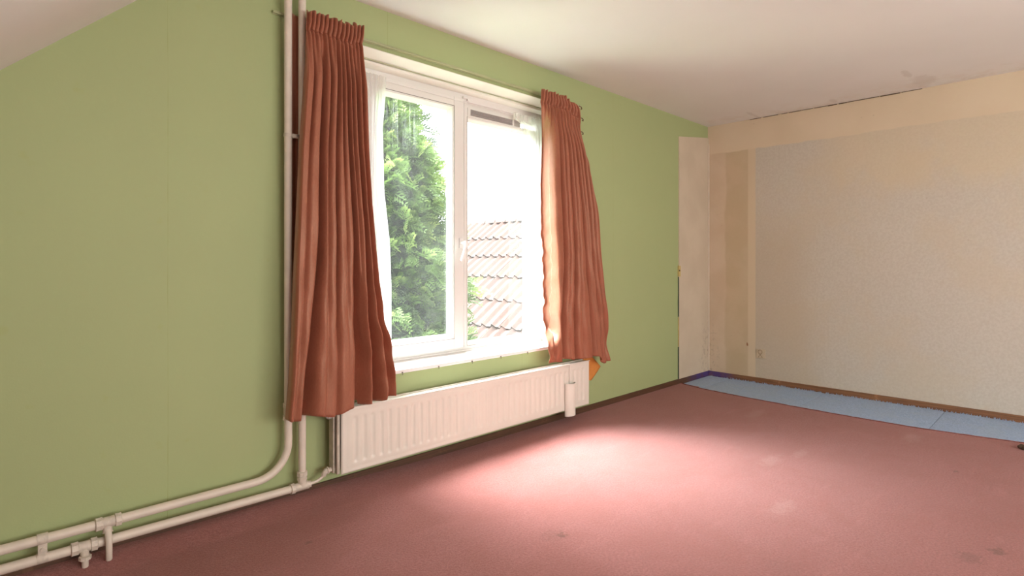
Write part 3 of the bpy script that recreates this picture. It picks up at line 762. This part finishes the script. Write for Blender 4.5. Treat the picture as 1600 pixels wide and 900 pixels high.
b.tube([(.331, PY-.002, LZ), (.331, PY-.018, LZ-.016), (.331, PY-.024, LZ-.024)], .014, 12); coupling(b, (.331, PY-.026, .050), (0, 0, 1), .020, .014); to = b.build('tee_fitting', M['fit'], p2, smooth=True)
b = MB(); b.tube([(.331, PY-.026, .05), (.331, PY-.026, .014), (.331, PY-.026, .010)], [.011, .011, .008], 12); b.build('drain_stub', M['pipe'], to, smooth=True)

c1 = thing('pipe_clamp', 'painted metal clamp joining the two upright pipes high beside the curtain', 'clamp', (1.137, PY, 1.748), 'pipe clamps')
for x in (1.103, PX2):
    b = MB(); b.tube([(x, PY, 1.740), (x, PY, 1.756)], PR+.0025, 16); b.build('clamp_ring', M['fit'], c1, smooth=True)
b = MB(); b.box((1.118, PY-.016, 1.738), (1.158, PY+.0, 1.757)); b.box((1.132, PY, 1.742), (1.142, -.001, 1.753)); b.build('bridge', M['fit'], c1, bevel=.002)
b = MB(); b.tube([(1.142, PY-.015, 1.748), (1.142, PY-.022, 1.748)], .0055, 8); b.build('screw', M['steel'], c1, smooth=True)
c2 = thing('pipe_clamp', 'painted metal clamp holding both low pipe runs at the left edge', 'clamp', (.21, PY, .11), 'pipe clamps')
for z in (.1525, LZ+.0105):
    b = MB(); b.tube([(.195, PY, z), (.226, PY, z)], PR+.0022, 16); b.build('clamp_ring', M['fit'], c2, smooth=True)
b = MB(); b.box((.197, PY-.012, .098), (.224, PY-.006, .140)); b.box((.205, PY-.006, .108), (.216, -.001, .130)); b.build('bridge', M['fit'], c2, bevel=.002)
b = MB(); b.tube([(.211, PY-.011, .118), (.211, PY-.017, .118)], .007, 8); b.build('screw', M['fit'], c2, smooth=True)

# ------------------------------------------------------------------ socket, nail mark, debris
so = thing('wall_socket', 'cream painted-over wall socket low on the stained wall near the corner', 'socket', (X1, -.535, .275))
sm = simple('socket_paint', (.61, .50, .36), .6, .04, 20)
b = MB(); b.box((X1-.007, -.578, .232), (X1, -.492, .318)); b.build('cover_plate', sm, so, bevel=.003)
b = MB(); 
for r0, z in ((.019, .292),):
    pts = [(X1-.0085, -.530+r0*math.cos(a*math.pi/10), z+r0*math.sin(a*math.pi/10)) for a in range(21)]; b.tube(pts, .0022, 6, False)
b.build('socket_ring', simple('socket_ring_brown', (.30, .22, .13), .8), so, smooth=True)  # dark brown ring on the cover plate
b = MB(); b.tube([(X1-.008, -.512, .240), (X1-.008, -.530, .266), (X1-.008, -.550, .240)], .0022, 6); b.tube([(X1-.008, -.530, .274), (X1-.008, -.530, .266)], .003, 6); b.build('symbol', simple('socket_mark', (.30, .22, .13), .8), so, smooth=True)
b = MB(); b.prism_yz([(-.415, .340), (-.400, .336), (-.396, .356), (-.402, .372), (-.410, .362)], X1-.003, X1); o = b.build('paint_chip', simple('brown_chip', (.36, .19, .10), .8)); tag(o, 'small brown chip mark on the wall above the socket', 'chip')
b = MB(); rs2 = random.Random(9)
pts = [(4.640+.012*math.sin(k), -2.410-.012*k, .014+.004*math.sin(k*2.1)) for k in range(6)]
b.tube(pts, [.008, .016, .020, .018, .014, .008], 7)
o = b.build('debris', simple('dark_debris', (.10, .06, .035), .9, .2, 60, .6)); tag(o, 'small dark brown scrap lying on the carpet at the right photo edge', 'debris')

# ------------------------------------------------------------------ outside
b = MB(); b.box((-30, .9, -3.2), (40, 50, -3.1)); tag(b.build('ground', M['grass']), kind='structure')
S = 1.45
def wp(x, y, z): return (x*S, (y)*S-D, 1.15+(z-1.15)*S)
house = thing('neighbour_house', 'neighbouring house with pale orange pantile roof seen through the right pane', 'house', (11, 3, -3.1))
AL = R(38.3); cr, sw_ = .538*S, .2*S
H = Vector((-math.cos(AL), 0, -math.sin(AL))); U = Vector((0, -1, 0)); Nn = Vector((-math.sin(AL), 0, math.cos(AL)))
O = Vector(wp(7.45, 4.18, 1.932))
# roof deck, gable wall
i0, i1, K = -26, 9, 8
b = MB(); pA = O + U*sw_*(i0-.5) + H*-.02; pB = O + U*sw_*(i1+.5)
c4 = [p - Nn*.10 for p in (pA, pB, pB+H*cr*K, pA+H*cr*K)]; c8 = [p - Nn*.22 for p in (pA, pB, pB+H*cr*K, pA+H*cr*K)]
b.add(c4+c8, [(0,1,2,3),(4,7,6,5),(0,4,5,1),(1,5,6,2),(2,6,7,3),(3,7,4,0)]); b.build('roof_deck', M['bark'], house)
e = O + H*cr*K; b = MB(); ya, yb = O.y+i1*-sw_-.0, O.y-i0*sw_
b.prism_xz([(e.x+.4, -3.1), (O.x, -3.1), (O.x, O.z-.3), (e.x+.4, e.z-.1)], ya, yb); b.build('house_wall', M['brick'], house)
# one pantile mesh shared by all
def tile_mesh():
    mb = MB(); nx, L = 12, cr*1.09; rows = []
    def prof(u):      # S profile: roll at u=.5
        return .078*math.exp(-((u-.5)/.17)**2)*1.0 + .010*math.cos(2*math.pi*u) 
    for v, lift in ((-.0, .0), (1.0, .045)):
        rows.append([Vector((0, 0, 0)) + U*sw_*((k/nx)-.5)*1.06 + H*(L*v) + Nn*(prof(k/nx)*1.25+lift-.035) for k in range(nx+1)])
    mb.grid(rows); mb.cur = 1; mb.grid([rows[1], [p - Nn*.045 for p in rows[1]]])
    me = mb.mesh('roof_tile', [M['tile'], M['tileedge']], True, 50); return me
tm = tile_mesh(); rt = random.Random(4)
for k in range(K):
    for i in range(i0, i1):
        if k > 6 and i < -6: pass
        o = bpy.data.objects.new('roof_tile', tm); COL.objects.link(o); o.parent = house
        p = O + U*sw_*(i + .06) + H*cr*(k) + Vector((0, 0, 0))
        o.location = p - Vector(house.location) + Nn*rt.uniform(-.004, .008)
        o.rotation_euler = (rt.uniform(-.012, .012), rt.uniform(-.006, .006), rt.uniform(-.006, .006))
for i in range(0, 20):
    y = O.y - i1*sw_ + .2 + i*.42
    b = MB(); rr_ = []
    for yy, r_ in ((y, .105), (y+.36, .105), (y+.37, .12), (y+.44, .12)):
        rr_.append([(O.x + .03 + r_*1.3*math.cos(a*math.pi/10), yy, O.z - .03 + r_*math.sin(a*math.pi/10)) for a in range(11)])
    b.grid(rr_); b.build('ridge_tile', M['tile'], house, smooth=True)

def conifer(name, label, x, y, zb, prof, n, mat, seed, size=.15, lobes=7):
    root = thing(name, label, 'tree', (x, y, zb), 'conifers outside the window')
    zt = prof[0][0]
    b = MB(); b.tube([(x, y, zb), (x+.02, y, (zb+zt)/2), (x, y+.01, zt-.1)], [.11, .07, .015], 10); b.build('trunk', M['bark'], root, smooth=True)
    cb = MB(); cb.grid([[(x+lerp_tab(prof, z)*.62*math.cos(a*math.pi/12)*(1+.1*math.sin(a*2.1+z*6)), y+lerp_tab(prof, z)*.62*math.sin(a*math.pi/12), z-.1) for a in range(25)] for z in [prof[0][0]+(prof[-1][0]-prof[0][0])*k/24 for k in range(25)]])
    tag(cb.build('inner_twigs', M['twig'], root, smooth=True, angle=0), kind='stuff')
    rn = random.Random(seed); vs, fs, tint = [], [], []
    def leaflet(p, d, nrm, l, w_, tt):
        sd = d.cross(nrm).normalized()*w_; k = len(vs)
        vs.extend([p, p+d*l*.5+sd, p+d*l, p+d*l*.5-sd]); fs.append((k, k+1, k+2, k+3)); tint.extend([tt]*4)
    zlow = prof[-1][0]
    for q in range(n):
        z = zlow + (zt-zlow)*rn.random()**1.15; a = rn.random()*2*math.pi
        rad_ = lerp_tab(prof, z)*(1 + .16*math.sin(a*lobes+z*5) + .12*math.sin(z*11+a*3))
        dep = rn.random()**.45; r_ = rad_*(.55+.45*dep)
        p = Vector((x+r_*math.cos(a), y+r_*math.sin(a), z))
        out = Vector((math.cos(a), math.sin(a), 0)); tang = Vector((-math.sin(a), math.cos(a), 0))
        d = (out*rn.uniform(.5, 1) + Vector((0, 0, rn.uniform(-.5, .75))) + tang*rn.uniform(-.55, .55)).normalized()
        nrm = (tang*rn.uniform(-1, 1) + Vector((0, 0, 1))*rn.uniform(.2, 1) + out*rn.uniform(-.4, .4)); nrm = (nrm - d*nrm.dot(d)).normalized()
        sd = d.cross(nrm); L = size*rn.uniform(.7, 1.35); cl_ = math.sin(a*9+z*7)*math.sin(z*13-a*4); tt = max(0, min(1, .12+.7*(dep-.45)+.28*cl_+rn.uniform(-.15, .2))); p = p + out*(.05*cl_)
        for m in range(5):
            f = (m+.5)/5; c = p + d*L*f - Vector((0, 0, 1))*L*.25*f*f
            ll = L*(.55-.40*f)
            for sg in (-1, 1):
                dd = (d*.75 + sd*sg*.8).normalized(); leaflet(c, dd, nrm, ll, L*.05, min(1, tt+.25*f))
                leaflet(c+dd*ll*.4, (dd+d).normalized(), nrm, ll*.55, L*.035, min(1, tt+.3*f))
        leaflet(p, d, nrm, L*1.05, L*.05, tt)
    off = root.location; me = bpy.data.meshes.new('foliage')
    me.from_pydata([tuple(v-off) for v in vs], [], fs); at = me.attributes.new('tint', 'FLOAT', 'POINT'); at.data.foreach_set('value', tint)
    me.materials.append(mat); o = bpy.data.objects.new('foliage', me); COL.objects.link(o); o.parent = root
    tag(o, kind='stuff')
    return root
conifer('conifer_tree', 'bright green bushy conifer close outside the left pane', 2.72, 1.75, -3.1,
        [(2.8, .08), (2.55, .18), (2.3, .26), (2.1, .40), (1.8, .50), (1.5, .53), (1.2, .56), (.95, .66), (.6, .68), (.2, .7), (-.4, .72)], 11500, M['leaf'], 11, .125)
conifer('conifer_tree', 'darker tall conifer standing behind the bright one at upper left', 4.35, 4.6, -3.1,
        [(4.4, .2), (3.4, .5), (3.05, .72), (2.8, .66), (2.2, .62), (1.5, .7), (.5, .8)], 3600, M['leafd'], 23, .20, 5)
